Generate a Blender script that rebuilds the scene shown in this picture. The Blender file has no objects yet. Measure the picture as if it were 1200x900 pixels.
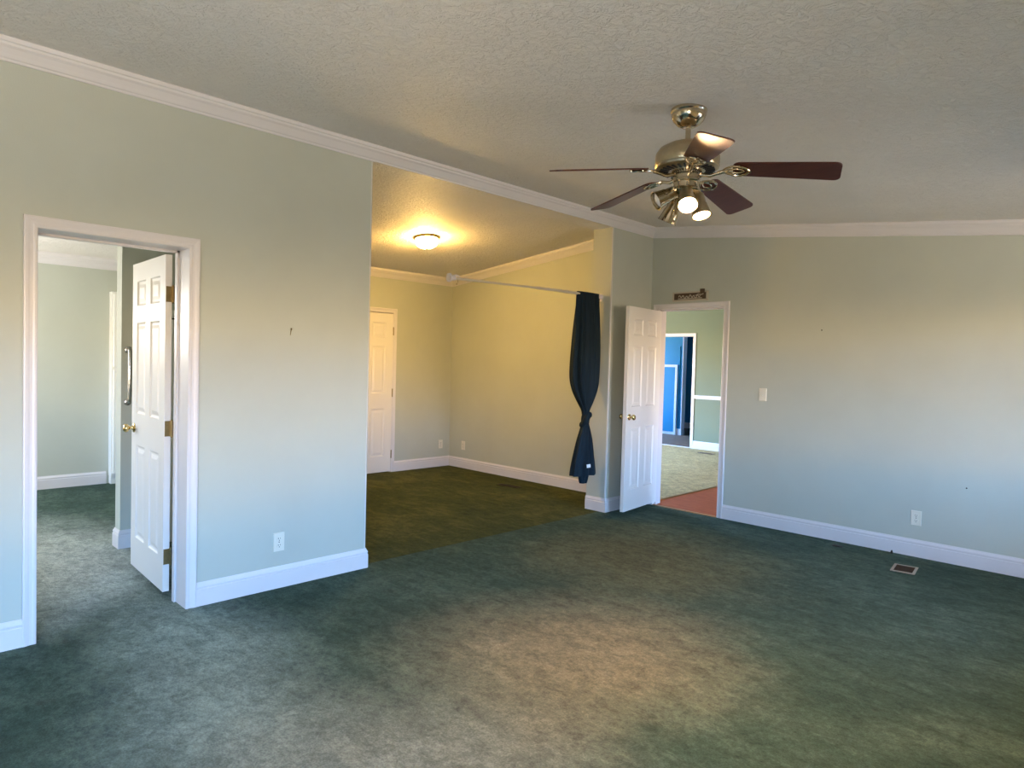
import bpy, math, random
from mathutils import Vector, Matrix
random.seed(4)
scene = bpy.context.scene
COL = scene.collection

# ------------------------------------------------------------------ camera
F_PX, PITCH, ROLL, YAW, CAM_H = 780.865, -0.03136, 0.02677, 0.78330, 1.43
cy, sy = math.cos(YAW), math.sin(YAW)
fwd = Vector((-sy * math.cos(PITCH), cy * math.cos(PITCH), math.sin(PITCH)))
rgt = Vector((cy, sy, 0))
upv = rgt.cross(fwd)
r2 = math.cos(ROLL) * rgt + math.sin(ROLL) * upv
u2 = -math.sin(ROLL) * rgt + math.cos(ROLL) * upv
cam_data = bpy.data.cameras.new('camera')
cam_data.sensor_width = 36.0
cam_data.lens = F_PX / 1200 * 36.0
cam_data.clip_start = 0.02
cam = bpy.data.objects.new('camera', cam_data)
M = Matrix((r2, u2, -fwd)).transposed().to_4x4()
M.translation = Vector((0, 0, CAM_H))
cam.matrix_world = M
COL.objects.link(cam)
scene.camera = cam

# ------------------------------------------------------------------ colour management
vs = scene.view_settings
scene.display_settings.display_device = 'sRGB'
vs.view_transform = 'Standard'
vs.look = 'None'
vs.gamma = 1.0
vs.use_curve_mapping = False
vs.exposure = 0.10
scene.cycles.max_bounces = 10
scene.cycles.diffuse_bounces = 7
scene.cycles.sample_clamp_indirect = 4.0
scene.cycles.caustics_reflective = False
scene.cycles.caustics_refractive = False

# ------------------------------------------------------------------ sky (blue above, warm trees at the horizon, ground tones set to brighten ceilings)
SKY = 48.0
world = bpy.data.worlds.new('daylight')
scene.world = world
world.use_nodes = True
nt = world.node_tree
nt.nodes.clear()
out = nt.nodes.new('ShaderNodeOutputWorld')
bg = nt.nodes.new('ShaderNodeBackground')
tc = nt.nodes.new('ShaderNodeTexCoord')
sp = nt.nodes.new('ShaderNodeSeparateXYZ')
mr = nt.nodes.new('ShaderNodeMapRange')
mr.inputs['From Min'].default_value = -1.0
mr.inputs['From Max'].default_value = 1.0
cr = nt.nodes.new('ShaderNodeValToRGB')
els = cr.color_ramp.elements
els[0].position, els[0].color = 0.0, (0.56, 0.485, 0.41, 1)
els[1].position, els[1].color = 1.0, (0.22, 0.45, 1.0, 1)
for pos, c in ((0.33, (0.50, 0.43, 0.36, 1)), (0.40, (0.24, 0.20, 0.16, 1)), (0.455, (0.15, 0.12, 0.095, 1)), (0.48, (0.56, 0.42, 0.28, 1)), (0.52, (0.98, 0.73, 0.49, 1)), (0.543, (0.32, 0.60, 1.10, 1)), (0.70, (0.26, 0.54, 1.05, 1))):
    e = els.new(pos); e.color = c
bg.inputs['Strength'].default_value = SKY
nt.links.new(tc.outputs['Generated'], sp.inputs[0])
nt.links.new(sp.outputs['Z'], mr.inputs['Value'])
nt.links.new(mr.outputs['Result'], cr.inputs['Fac'])
nt.links.new(cr.outputs['Color'], bg.inputs['Color'])
nt.links.new(bg.outputs[0], out.inputs['Surface'])

# window openings: name, axis of the wall normal, wall position, span along wall, sill, head, outward sign
WINDOWS = [
    ('side', 'X', 0.60, 0.75, (-2.2, -0.1), 0.62, 1.98),
    ('right', 'X', 0.60, 0.75, (3.4, 4.85), 0.72, 1.98),
    ('bath', 'Y', -1.35, -1.20, (-7.7, -6.9), 0.80, 1.90),
    ('hall', 'X', -8.55, -8.40, (6.7, 9.4), 0.15, 2.05),
    ('dining', 'X', 2.60, 2.75, (7.4, 9.4), 0.65, 1.98),
    ('blue', 'X', -9.65, -9.50, (10.95, 12.4), 0.50, 2.30),
]
def portal(name, loc, rot, sx, sz):
    d = bpy.data.lights.new(name, 'AREA')
    d.shape = 'RECTANGLE'; d.size = sx; d.size_y = sz
    d.cycles.is_portal = True
    o = bpy.data.objects.new(name, d)
    o.location = loc; o.rotation_euler = rot
    COL.objects.link(o)
for nm, ax, w0, w1, (s0, s1), z0, z1 in WINDOWS:
    mid, zc = (s0 + s1) / 2, (z0 + z1) / 2
    if ax == 'X':
        inward = -1 if w0 > 0 else 1
        loc = (w1 + .01 if inward < 0 else w0 - .01, mid, zc)
        rot = (math.pi / 2, 0, math.pi / 2 * (-1 if inward < 0 else 1))
        rot = (math.pi / 2, 0, -math.pi / 2) if inward < 0 else (math.pi / 2, 0, math.pi / 2)
    else:
        loc = (mid, w0 - .01, zc); rot = (-math.pi / 2, 0, 0)
        rot = (math.pi / 2, 0, math.pi)
    if ax == 'X':
        # area lamps shine along local -Z
        q = Vector((-1 if inward < 0 else 1, 0, 0)).to_track_quat('-Z', 'Y')
    else:
        q = Vector((0, 1, 0)).to_track_quat('-Z', 'Y')
    portal('window_portal_' + nm, loc, q.to_euler(), s1 - s0, z1 - z0)

# added light that brightens the bathroom, without a fixture (room mostly out of sight)
bl_ = bpy.data.lights.new('bathroom_fill', 'POINT')
bl_.energy = 105; bl_.color = (1.0, 0.95, 0.91); bl_.shadow_soft_size = 0.12
bo_ = bpy.data.objects.new('bathroom_fill', bl_); bo_.location = (-6.9, 0.1, 1.75); COL.objects.link(bo_)

# ------------------------------------------------------------------ materials
def new_mat(name):
    m = bpy.data.materials.new(name)
    m.use_nodes = True
    b = m.node_tree.nodes['Principled BSDF']
    return m, m.node_tree, b
def geo_pos(nt, scale=(1, 1, 1)):
    g = nt.nodes.new('ShaderNodeTexCoord')
    mp = nt.nodes.new('ShaderNodeMapping')
    mp.inputs['Scale'].default_value = scale
    nt.links.new(g.outputs['Object'], mp.inputs['Vector'])
    return mp.outputs['Vector']
def noise(nt, vec, scale, detail=4, rough=0.55, dist=0.0):
    n = nt.nodes.new('ShaderNodeTexNoise')
    n.inputs['Scale'].default_value = scale
    n.inputs['Detail'].default_value = detail
    n.inputs['Roughness'].default_value = rough
    n.inputs['Distortion'].default_value = dist
    nt.links.new(vec, n.inputs['Vector'])
    return n.outputs['Fac']
def ramp(nt, fac, stops):
    r = nt.nodes.new('ShaderNodeValToRGB')
    e = r.color_ramp.elements
    e[0].position, e[0].color = stops[0][0], (*stops[0][1], 1)
    e[1].position, e[1].color = stops[-1][0], (*stops[-1][1], 1)
    for p, c in stops[1:-1]:
        k = e.new(p); k.color = (*c, 1)
    nt.links.new(fac, r.inputs['Fac'])
    return r.outputs['Color']
def mixc(nt, fac, a, b, mode='MIX'):
    m = nt.nodes.new('ShaderNodeMix')
    m.data_type = 'RGBA'; m.blend_type = mode
    for s, v in ((m.inputs[0], fac), (m.inputs[6], a), (m.inputs[7], b)):
        if hasattr(v, 'type') and not isinstance(v, (int, float, tuple)): nt.links.new(v, s)
        elif isinstance(v, tuple): s.default_value = (*v, 1)
        else: s.default_value = v
    return m.outputs[2]
def bump(nt, b, height, strength, distance):
    n = nt.nodes.new('ShaderNodeBump')
    n.inputs['Strength'].default_value = strength
    n.inputs['Distance'].default_value = distance
    nt.links.new(height, n.inputs['Height'])
    nt.links.new(n.outputs[0], b.inputs['Normal'])
def paint(name, col, var=0.06, rough=0.55, bstr=0.12, bscale=90, spec=0.3):
    m, nt, b = new_mat(name)
    v = geo_pos(nt)
    n1 = noise(nt, v, 1.7, 5, 0.6)
    lo = tuple(max(0, c * (1 - var)) for c in col); hi = tuple(min(1, c * (1 + var)) for c in col)
    nt.links.new(ramp(nt, n1, [(0.3, lo), (0.7, hi)]), b.inputs['Base Color'])
    b.inputs['Roughness'].default_value = rough
    b.inputs['Specular IOR Level'].default_value = spec
    if bstr: bump(nt, b, noise(nt, v, bscale, 3), bstr, 0.004)
    return m
def metal(name, col, rough=0.2, metallic=1.0):
    m, nt, b = new_mat(name)
    v = geo_pos(nt)
    n = noise(nt, v, 40, 3)
    nt.links.new(ramp(nt, n, [(0.3, tuple(c * .85 for c in col)), (0.7, col)]), b.inputs['Base Color'])
    b.inputs['Metallic'].default_value = metallic
    b.inputs['Roughness'].default_value = rough
    return m
def emissive(name, col, strength):
    m, nt, b = new_mat(name)
    b.inputs['Base Color'].default_value = (0.9, 0.88, 0.82, 1)
    b.inputs['Emission Color'].default_value = (*col, 1)
    b.inputs['Emission Strength'].default_value = strength
    return m
def carpet(name, dark, mid, light, wear_light=None, bstr=0.9):
    m, nt, b = new_mat(name)
    v = geo_pos(nt)
    big = noise(nt, v, 1.3, 5, 0.62, 0.5)
    vst = geo_pos(nt, (1.0, 2.6, 1.0))
    streak = noise(nt, vst, 3.2, 6, 0.68, 0.9)
    fine = noise(nt, v, 120, 3, 0.7)
    tuft = noise(nt, v, 38, 4, 0.65)
    mm = nt.nodes.new('ShaderNodeMath'); mm.operation = 'ADD'
    s1 = nt.nodes.new('ShaderNodeMath'); s1.operation = 'MULTIPLY'; s1.inputs[1].default_value = 0.55
    s2 = nt.nodes.new('ShaderNodeMath'); s2.operation = 'MULTIPLY'; s2.inputs[1].default_value = 0.45
    nt.links.new(big, s1.inputs[0]); nt.links.new(streak, s2.inputs[0])
    nt.links.new(s1.outputs[0], mm.inputs[0]); nt.links.new(s2.outputs[0], mm.inputs[1])
    c = ramp(nt, mm.outputs[0], [(0.34, dark), (0.5, mid), (0.66, light)])
    for cx, cyy, rx, ry, ang, scol, amt in (wear_light or ()):  # patches of wear with lamp light and daylight painted into the pile
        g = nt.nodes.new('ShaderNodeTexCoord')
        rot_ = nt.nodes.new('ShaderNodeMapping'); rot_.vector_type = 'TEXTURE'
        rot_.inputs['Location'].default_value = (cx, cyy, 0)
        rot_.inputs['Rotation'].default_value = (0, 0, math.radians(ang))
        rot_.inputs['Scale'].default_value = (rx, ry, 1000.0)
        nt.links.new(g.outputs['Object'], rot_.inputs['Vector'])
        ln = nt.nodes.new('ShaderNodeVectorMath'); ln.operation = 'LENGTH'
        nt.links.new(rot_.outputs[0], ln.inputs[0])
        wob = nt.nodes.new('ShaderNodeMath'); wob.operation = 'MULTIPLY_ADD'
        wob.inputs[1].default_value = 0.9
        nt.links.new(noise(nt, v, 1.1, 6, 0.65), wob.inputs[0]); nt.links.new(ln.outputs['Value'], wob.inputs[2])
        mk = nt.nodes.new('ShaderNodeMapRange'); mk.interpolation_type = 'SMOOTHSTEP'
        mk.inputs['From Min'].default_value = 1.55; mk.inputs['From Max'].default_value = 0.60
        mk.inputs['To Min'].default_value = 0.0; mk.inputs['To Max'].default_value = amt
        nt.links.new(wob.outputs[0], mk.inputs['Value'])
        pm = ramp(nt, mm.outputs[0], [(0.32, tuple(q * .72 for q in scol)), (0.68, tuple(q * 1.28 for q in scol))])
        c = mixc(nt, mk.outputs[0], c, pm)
    if wear_light:
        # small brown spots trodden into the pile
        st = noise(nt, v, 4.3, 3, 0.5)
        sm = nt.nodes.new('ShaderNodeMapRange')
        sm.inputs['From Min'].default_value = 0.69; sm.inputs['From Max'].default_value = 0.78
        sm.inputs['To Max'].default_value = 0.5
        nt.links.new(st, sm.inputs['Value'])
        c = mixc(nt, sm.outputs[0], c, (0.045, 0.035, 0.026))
    blot = noise(nt, geo_pos(nt, (1.0, 1.35, 1.0)), 10, 5, 0.7, 0.6)
    c = mixc(nt, 1.0, c, ramp(nt, blot, [(0.34, (0.68, 0.70, 0.70)), (0.5, (0.98, 0.98, 0.98)), (0.66, (1.22, 1.20, 1.18))]), 'MULTIPLY')
    c = mixc(nt, 0.5, c, ramp(nt, fine, [(0.3, (0.30, 0.30, 0.30)), (0.7, (1.35, 1.35, 1.35))]), 'MULTIPLY')
    c = mixc(nt, 0.5, c, ramp(nt, tuft, [(0.32, (0.45, 0.45, 0.45)), (0.66, (1.35, 1.35, 1.35))]), 'MULTIPLY')
    nt.links.new(c, b.inputs['Base Color'])
    b.inputs['Roughness'].default_value = 1.0
    b.inputs['Specular IOR Level'].default_value = 0.05
    b.inputs['Sheen Weight'].default_value = 0.04
    b.inputs['Sheen Roughness'].default_value = 0.6
    ad = nt.nodes.new('ShaderNodeMath'); ad.operation = 'ADD'
    nt.links.new(fine, ad.inputs[0]); nt.links.new(tuft, ad.inputs[1])
    bump(nt, b, ad.outputs[0], bstr, 0.012)
    return m
def stipple_ceiling(name, col):
    m, nt, b = new_mat(name)
    v = geo_pos(nt)
    n1 = noise(nt, v, 1.2, 4, 0.6)
    c = ramp(nt, n1, [(0.3, tuple(x * .93 for x in col)), (0.7, col)])
    n2 = noise(nt, v, 26, 6, 0.65, 0.8)
    n3 = noise(nt, geo_pos(nt, (1, 1.7, 1)), 55, 4, 0.7, 0.5)
    spk = nt.nodes.new('ShaderNodeMapRange')
    spk.inputs['From Min'].default_value = 0.70; spk.inputs['From Max'].default_value = 0.74
    spk.inputs['To Max'].default_value = 0.5
    nt.links.new(noise(nt, v, 7.0, 2, 0.5), spk.inputs['Value'])
    nt.links.new(c, b.inputs['Base Color'])
    b.inputs['Roughness'].default_value = 0.62
    b.inputs['Specular IOR Level'].default_value = 0.45
    ad = nt.nodes.new('ShaderNodeMath'); ad.operation = 'MULTIPLY_ADD'; ad.inputs[1].default_value = 0.5
    nt.links.new(n3, ad.inputs[0]); nt.links.new(ramp(nt, n2, [(0.42, (0, 0, 0)), (0.58, (1, 1, 1))]), ad.inputs[2])
    bump(nt, b, ad.outputs[0], 0.70, 0.011)
    return m
def wood(name, c1, c2, scale=(2, 22, 22), rough=0.3, coat=0.0, spec=0.5):
    m, nt, b = new_mat(name)
    v = geo_pos(nt, scale)
    n = noise(nt, v, 2.2, 6, 0.6, 0.7)
    nt.links.new(ramp(nt, n, [(0.3, c1), (0.7, c2)]), b.inputs['Base Color'])
    b.inputs['Roughness'].default_value = rough
    b.inputs['Coat Weight'].default_value = coat
    b.inputs['Coat Roughness'].default_value = 0.12
    b.inputs['Specular IOR Level'].default_value = spec
    return m

MINT = (0.485, 0.505, 0.43)
M_wall = paint('mint_wall_paint', MINT, 0.04, 0.6, 0.10, 160)
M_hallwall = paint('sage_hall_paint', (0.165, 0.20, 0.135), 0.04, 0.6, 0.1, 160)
M_bluewall = paint('blue_wall_paint', (0.018, 0.20, 0.36), 0.05, 0.5, 0.1, 160)
M_trim = paint('white_trim_paint', (0.70, 0.67, 0.665), 0.03, 0.35, 0.05, 30, 0.5)
M_door = paint('white_door_paint', (0.80, 0.77, 0.72), 0.02, 0.38, 0.08, 70, 0.5)
M_cab = paint('white_cabinet_paint', (0.80, 0.79, 0.73), 0.02, 0.35, 0.0, 40, 0.5)
M_ceil = stipple_ceiling('stippled_ceiling', (0.92, 0.88, 0.83))
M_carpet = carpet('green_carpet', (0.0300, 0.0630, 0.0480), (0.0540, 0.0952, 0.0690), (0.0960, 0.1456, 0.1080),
                  wear_light=[(-5.4, 0.9, 1.8, 1.1, 0, (0.46, 0.52, 0.49), 0.94), (-3.0, 1.15, 1.6, 0.60, -8, (0.235, 0.31, 0.28), 0.9),  # first: bathroom patch, worn pile lightened by painted daylight
                        (-1.85, 1.45, 0.95, 0.80, 30, (0.225, 0.245, 0.20), 0.85), (-2.10, 2.60, 1.15, 0.95, 55, (0.255, 0.230, 0.150), 0.88),  # second: trodden centre mixed with the fan's warm light, painted in
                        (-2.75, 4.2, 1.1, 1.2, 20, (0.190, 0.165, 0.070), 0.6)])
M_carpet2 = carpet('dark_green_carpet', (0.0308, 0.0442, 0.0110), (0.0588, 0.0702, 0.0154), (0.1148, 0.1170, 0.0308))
M_carpet3 = carpet('lit_green_carpet', (0.44, 0.345, 0.165), (0.52, 0.405, 0.20), (0.60, 0.48, 0.25))  # green carpet of the hall, daylight brightness put into its colour
M_vinyl = wood('red_brown_wood', (0.26, 0.055, 0.018), (0.40, 0.10, 0.036), (3, 14, 14), 0.6, 0.0, 0.15)
M_greyvinyl = wood('grey_brown_vinyl', (0.12, 0.075, 0.048), (0.18, 0.12, 0.08), (4, 4, 4), 0.6, 0.0, 0.2)
M_brass = metal('polished_brass', (0.78, 0.60, 0.28), 0.18)
M_antique = metal('antique_brass', (0.60, 0.50, 0.35), 0.16)
M_antsatin = metal('satin_antique_brass', (0.55, 0.45, 0.29), 0.28)
M_chrome = metal('brushed_steel', (0.62, 0.60, 0.57), 0.25)
M_oldhinge = metal('aged_hinge_brass', (0.30, 0.23, 0.11), 0.42)
M_darkhinge = metal('dark_hinge_brass', (0.16, 0.12, 0.07), 0.4)
M_blade = wood('rosewood_blade', (0.060, 0.014, 0.008), (0.105, 0.026, 0.014), (3, 26, 26), 0.42, 0.10, 0.35)
M_ivory = paint('ivory_plastic', (0.74, 0.70, 0.58), 0.02, 0.35, 0.0, 40, 0.5)
M_dark = paint('dark_slot', (0.03, 0.028, 0.025), 0.02, 0.6, 0.0, 40, 0.2)
M_register = paint('brown_register_metal', (0.115, 0.070, 0.045), 0.1, 0.45, 0.0, 40, 0.4)
M_regdark = paint('black_brown_register_metal', (0.022, 0.017, 0.010), 0.1, 0.6, 0.0, 40, 0.2)
M_reglight = paint('tan_register_rim', (0.30, 0.25, 0.19), 0.1, 0.5, 0.0, 40, 0.4)
M_signdark = paint('brown_sign_wood', (0.085, 0.055, 0.032), 0.25, 0.6, 0.2, 60, 0.3)
M_signlight = paint('cream_sign_paint', (0.52, 0.45, 0.34), 0.12, 0.6, 0.1, 60, 0.3)
M_rod = paint('beige_rod_enamel', (0.55, 0.50, 0.43), 0.04, 0.3, 0.0, 40, 0.5)
M_clearplastic = paint('white_bracket_plastic', (0.72, 0.68, 0.70), 0.04, 0.35, 0.0, 40, 0.5)
M_tag = paint('white_care_label', (0.85, 0.85, 0.85), 0.02, 0.7, 0.0, 40, 0.2)
M_bulb_off = paint('frosted_bulb_glass', (0.80, 0.76, 0.74), 0.02, 0.25, 0.0, 40, 0.6)
M_bulb_on = emissive('lit_bulb', (1.0, 0.60, 0.29), 4200.0)
M_dome = emissive('lit_glass_dome', (1.0, 0.58, 0.145), 295.0)
def fabric(name, c1, c2):
    m, nt, b = new_mat(name)
    v = geo_pos(nt)
    n = noise(nt, geo_pos(nt, (14, 14, 1.4)), 2.0, 4, 0.6)
    nt.links.new(ramp(nt, n, [(0.3, c1), (0.7, c2)]), b.inputs['Base Color'])
    b.inputs['Roughness'].default_value = 0.75
    b.inputs['Specular IOR Level'].default_value = 0.2
    bump(nt, b, noise(nt, v, 500, 2), 0.2, 0.002)
    return m
M_cloth = fabric('teal_curtain_cloth', (0.0035, 0.010, 0.017), (0.007, 0.020, 0.031))

# ------------------------------------------------------------------ mesh builder
class MB:
    def __init__(s, smooth=False):
        s.v, s.f, s.sm, s.smooth = [], [], [], smooth
        s.M = Matrix.Identity(4)
    def add(s, verts, faces, smooth=None):
        o = len(s.v)
        for p in verts: s.v.append(tuple(s.M @ Vector(p)))
        for f in faces:
            s.f.append(tuple(i + o for i in f)); s.sm.append(s.smooth if smooth is None else smooth)
        return s
    def box(s, x0, x1, y0, y1, z0, z1):
        v = [(x0, y0, z0), (x1, y0, z0), (x1, y1, z0), (x0, y1, z0), (x0, y0, z1), (x1, y0, z1), (x1, y1, z1), (x0, y1, z1)]
        return s.add(v, [(0, 3, 2, 1), (4, 5, 6, 7), (0, 1, 5, 4), (1, 2, 6, 5), (2, 3, 7, 6), (3, 0, 4, 7)], False)
    def bevel_box(s, x0, x1, y0, y1, z0, z1, b=0.003, axis='y', sign=-1):
        # a plate whose face on one side of an axis is chamfered
        lim = {'x': (x0, x1), 'y': (y0, y1), 'z': (z0, z1)}
        ax = 'xyz'.index(axis); o1, o2 = [i for i in range(3) if i != ax]
        L = [lim['x'], lim['y'], lim['z']]
        back, front = (L[ax][1], L[ax][0]) if sign < 0 else (L[ax][0], L[ax][1])
        mid = front + (b if sign < 0 else -b)
        rings = []
        for a, inset in ((back, 0), (mid, 0), (front, b)):
            ring = []
            for k1, k2 in ((0, 0), (1, 0), (1, 1), (0, 1)):
                p = [0, 0, 0]; p[ax] = a
                p[o1] = L[o1][k1] + (inset if k1 == 0 else -inset)
                p[o2] = L[o2][k2] + (inset if k2 == 0 else -inset)
                ring.append(tuple(p))
            rings.append(ring)
        v = sum(rings, []); f = [(0, 1, 2, 3), (8, 9, 10, 11)]
        for r in range(2):
            for k in range(4): f.append((r * 4 + k, r * 4 + (k + 1) % 4, r * 4 + 4 + (k + 1) % 4, r * 4 + 4 + k))
        return s.add(v, f, False)
    def lathe(s, prof, n=32, smooth=True, axis=None, origin=(0, 0, 0)):
        # profile of (radius, height) turned about an axis
        q = Vector((0, 0, 1)).rotation_difference(Vector(axis)).to_matrix() if axis is not None else Matrix.Identity(3)
        o = Vector(origin); v, f = [], []
        for r, h in prof:
            for k in range(n):
                a = 2 * math.pi * k / n
                v.append(tuple(o + q @ Vector((r * math.cos(a), r * math.sin(a), h))))
        for i in range(len(prof) - 1):
            for k in range(n):
                f.append((i * n + k, i * n + (k + 1) % n, (i + 1) * n + (k + 1) % n, (i + 1) * n + k))
        f.append(tuple(range(n - 1, -1, -1))); f.append(tuple((len(prof) - 1) * n + k for k in range(n)))
        return s.add(v, f, smooth)
    def tube(s, pts, r, n=10, smooth=True):
        pts = [Vector(p) for p in pts]
        rs = r if isinstance(r, (list, tuple)) else [r] * len(pts)
        v, f = [], []
        t0 = (pts[1] - pts[0]).normalized()
        nrm = t0.orthogonal().normalized()
        for i, p in enumerate(pts):
            t = (pts[min(i + 1, len(pts) - 1)] - pts[max(i - 1, 0)]).normalized()
            nrm = (nrm - t * nrm.dot(t)).normalized(); bn = t.cross(nrm)
            for k in range(n):
                a = 2 * math.pi * k / n
                v.append(tuple(p + (nrm * math.cos(a) + bn * math.sin(a)) * rs[i]))
        for i in range(len(pts) - 1):
            for k in range(n):
                f.append((i * n + k, i * n + (k + 1) % n, (i + 1) * n + (k + 1) % n, (i + 1) * n + k))
        f.append(tuple(range(n - 1, -1, -1))); f.append(tuple((len(pts) - 1) * n + k for k in range(n)))
        return s.add(v, f, smooth)
    def ball(s, c, r, n=16, m=10, sc=(1, 1, 1)):
        v, f = [], []
        for i in range(m + 1):
            t = math.pi * i / m
            for k in range(n):
                a = 2 * math.pi * k / n
                v.append((c[0] + sc[0] * r * math.sin(t) * math.cos(a), c[1] + sc[1] * r * math.sin(t) * math.sin(a), c[2] + sc[2] * r * math.cos(t)))
        for i in range(m):
            for k in range(n): f.append((i * n + k, (i + 1) * n + k, (i + 1) * n + (k + 1) % n, i * n + (k + 1) % n))
        return s.add(v, f, True)
    def sweep(s, path, prof, closed=False):
        # profile of (out, up); out is to the right of the path seen from above, up is world Z
        P = [Vector(p) for p in path]; n = len(P); m = len(prof); v, f = [], []
        def rn(a, b):
            d = (b - a); d.z = 0; d.normalize(); return Vector((d.y, -d.x, 0))
        for i, p in enumerate(P):
            if i == 0: off = rn(P[0], P[1])
            elif i == n - 1: off = rn(P[-2], P[-1])
            else:
                a, b = rn(P[i - 1], P[i]), rn(P[i], P[i + 1])
                off = (a + b); off /= max(1e-6, 1 + a.dot(b))
            for o, u in prof: v.append(tuple(p + off * o + Vector((0, 0, u))))
        for i in range(n - 1):
            for k in range(m): f.append((i * m + k, i * m + (k + 1) % m, (i + 1) * m + (k + 1) % m, (i + 1) * m + k))
        f.append(tuple(range(m - 1, -1, -1))); f.append(tuple((n - 1) * m + k for k in range(m)))
        return s.add(v, f, False)
    def build(s, name, mat, parent=None, loc=None, bevel=0):
        me = bpy.data.meshes.new(name)
        me.from_pydata(s.v, [], s.f)
        for p, sm in zip(me.polygons, s.sm): p.use_smooth = sm
        me.materials.append(mat)
        import bmesh
        bm = bmesh.new(); bm.from_mesh(me)
        bmesh.ops.recalc_face_normals(bm, faces=bm.faces)
        bm.to_mesh(me); bm.free()
        if any(s.sm): me.set_sharp_from_angle(angle=math.radians(38))
        o = bpy.data.objects.new(name, me)
        COL.objects.link(o)
        if parent: o.parent = parent
        if loc: o.location = loc
        if bevel:
            b = o.modifiers.new('bevel', 'BEVEL'); b.width = bevel; b.segments = 2; b.limit_method = 'ANGLE'
        return o
def empty(name, loc, rz=0.0):
    o = bpy.data.objects.new(name, None)
    o.empty_display_size = 0.1
    o.location = loc; o.rotation_euler = (0, 0, rz)
    COL.objects.link(o); return o
def tag(o, label=None, cat=None, group=None, kind=None):
    if label: o['label'] = label
    if cat: o['category'] = cat
    if group: o['group'] = group
    if kind: o['kind'] = kind
    return o
def struct(o, label=None):
    o['kind'] = 'structure'
    if label: o['label'] = label
    return o
def copy_tree(o, parent=None):
    c = o.copy(); COL.objects.link(c)
    if parent: c.parent = parent
    for ch in list(o.children): copy_tree(ch, c)
    return c

# a wall with openings: one clean mesh, thickness from t0 to t1 along the normal axis
def wall(name, axis, t0, t1, us, zs, holes, mat):
    ucut = sorted({us[0], us[1], *[h[0] for h in holes], *[h[1] for h in holes]})
    zcut = sorted({zs[0], zs[1], *[h[2] for h in holes], *[h[3] for h in holes]})
    ucut = [u for u in ucut if us[0] <= u <= us[1]]; zcut = [z for z in zcut if zs[0] <= z <= zs[1]]
    nu, nz = len(ucut) - 1, len(zcut) - 1
    def solid(i, j):
        if i < 0 or j < 0 or i >= nu or j >= nz: return False
        uc, zc = (ucut[i] + ucut[i + 1]) / 2, (zcut[j] + zcut[j + 1]) / 2
        return not any(h[0] < uc < h[1] and h[2] < zc < h[3] for h in holes)
    idx, v, f = {}, [], []
    def vid(i, j, k):
        if (i, j, k) not in idx:
            t = (t0, t1)[k]; u, z = ucut[i], zcut[j]
            idx[(i, j, k)] = len(v); v.append((t, u, z) if axis == 'X' else (u, t, z))
        return idx[(i, j, k)]
    for i in range(nu):
        for j in range(nz):
            if not solid(i, j): continue
            for k in (0, 1): f.append(tuple(vid(a, b, k) for a, b in ((i, j), (i + 1, j), (i + 1, j + 1), (i, j + 1))))
            for di, dj, e in ((-1, 0, ((i, j), (i, j + 1))), (1, 0, ((i + 1, j), (i + 1, j + 1))), (0, -1, ((i, j), (i + 1, j))), (0, 1, ((i, j + 1), (i + 1, j + 1)))):
                if not solid(i + di, j + dj): f.append((vid(*e[0], 0), vid(*e[1], 0), vid(*e[1], 1), vid(*e[0], 1)))
    return struct(MB().add(v, f, False).build(name, mat))

# ------------------------------------------------------------------ room dimensions (metres, camera above the origin)
XA, XA2 = -3.894, -4.129          # the long left wall
YA_END, Y_POST = 2.5253, 5.236    # the wide opening in it
YB, YC = 5.928, 5.898             # far wall of the room, far wall of the alcove
XD = -7.062                       # end wall of the alcove
XBATH = -8.23
SLOPE, SLOPE2 = 0.1055, 0.1065
ZR = 2.862                        # ceiling at the ridge
def ceil_r(x): return ZR - SLOPE * (x - XA)
def ceil_l(x): return ZR - SLOPE2 * (XA2 - x)
XR, YBACK = 0.60, -2.55
XDJ = -4.072                       # back of the left door frame
DA = (0.660, 1.351, 2.016)        # left doorway: y range, head
DB = (-3.797, -3.075, 2.016)      # far doorway: x range, head
DD = (4.200, 4.921, 2.020)        # alcove door: y range, head
DE = (-7.05, -6.107, 1.992)       # doorway seen beyond the hall
J = 0.015                         # jamb board

# floors
def slab(name, polys, z0, z1, mat):
    mb = MB()
    for x0, x1, y0, y1 in polys: mb.box(x0, x1, y0, y1, z0, z1)
    return struct(mb.build(name, mat))
v = [(-8.4, -2.7), (0.75, -2.7), (0.75, 5.935), (-3.955, 5.935), (-3.955, 2.46), (-8.4, 2.46)]
mb = MB(); n = len(v)
mb.add([(x, y, -0.06) for x, y in v] + [(x, y, 0) for x, y in v],
       [tuple(range(n - 1, -1, -1)), tuple(range(n, 2 * n))] + [(i, (i + 1) % n, n + (i + 1) % n, n + i) for i in range(n)], False)
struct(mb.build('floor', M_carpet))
slab('floor_alcove', [(-7.2, -3.955, 2.46, 5.92)], -0.06, 0.0, M_carpet2)
slab('floor_kitchen', [(-3.89, 2.75, 5.935, 10.7)], -0.06, 0.0, M_vinyl)
slab('floor_hall', [(-8.55, -3.89, 5.935, 10.70)], -0.06, 0.0, M_carpet3)
slab('floor_blue', [(-9.6, -5.3, 10.70, 14.4)], -0.06, 0.0, M_greyvinyl)

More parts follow.
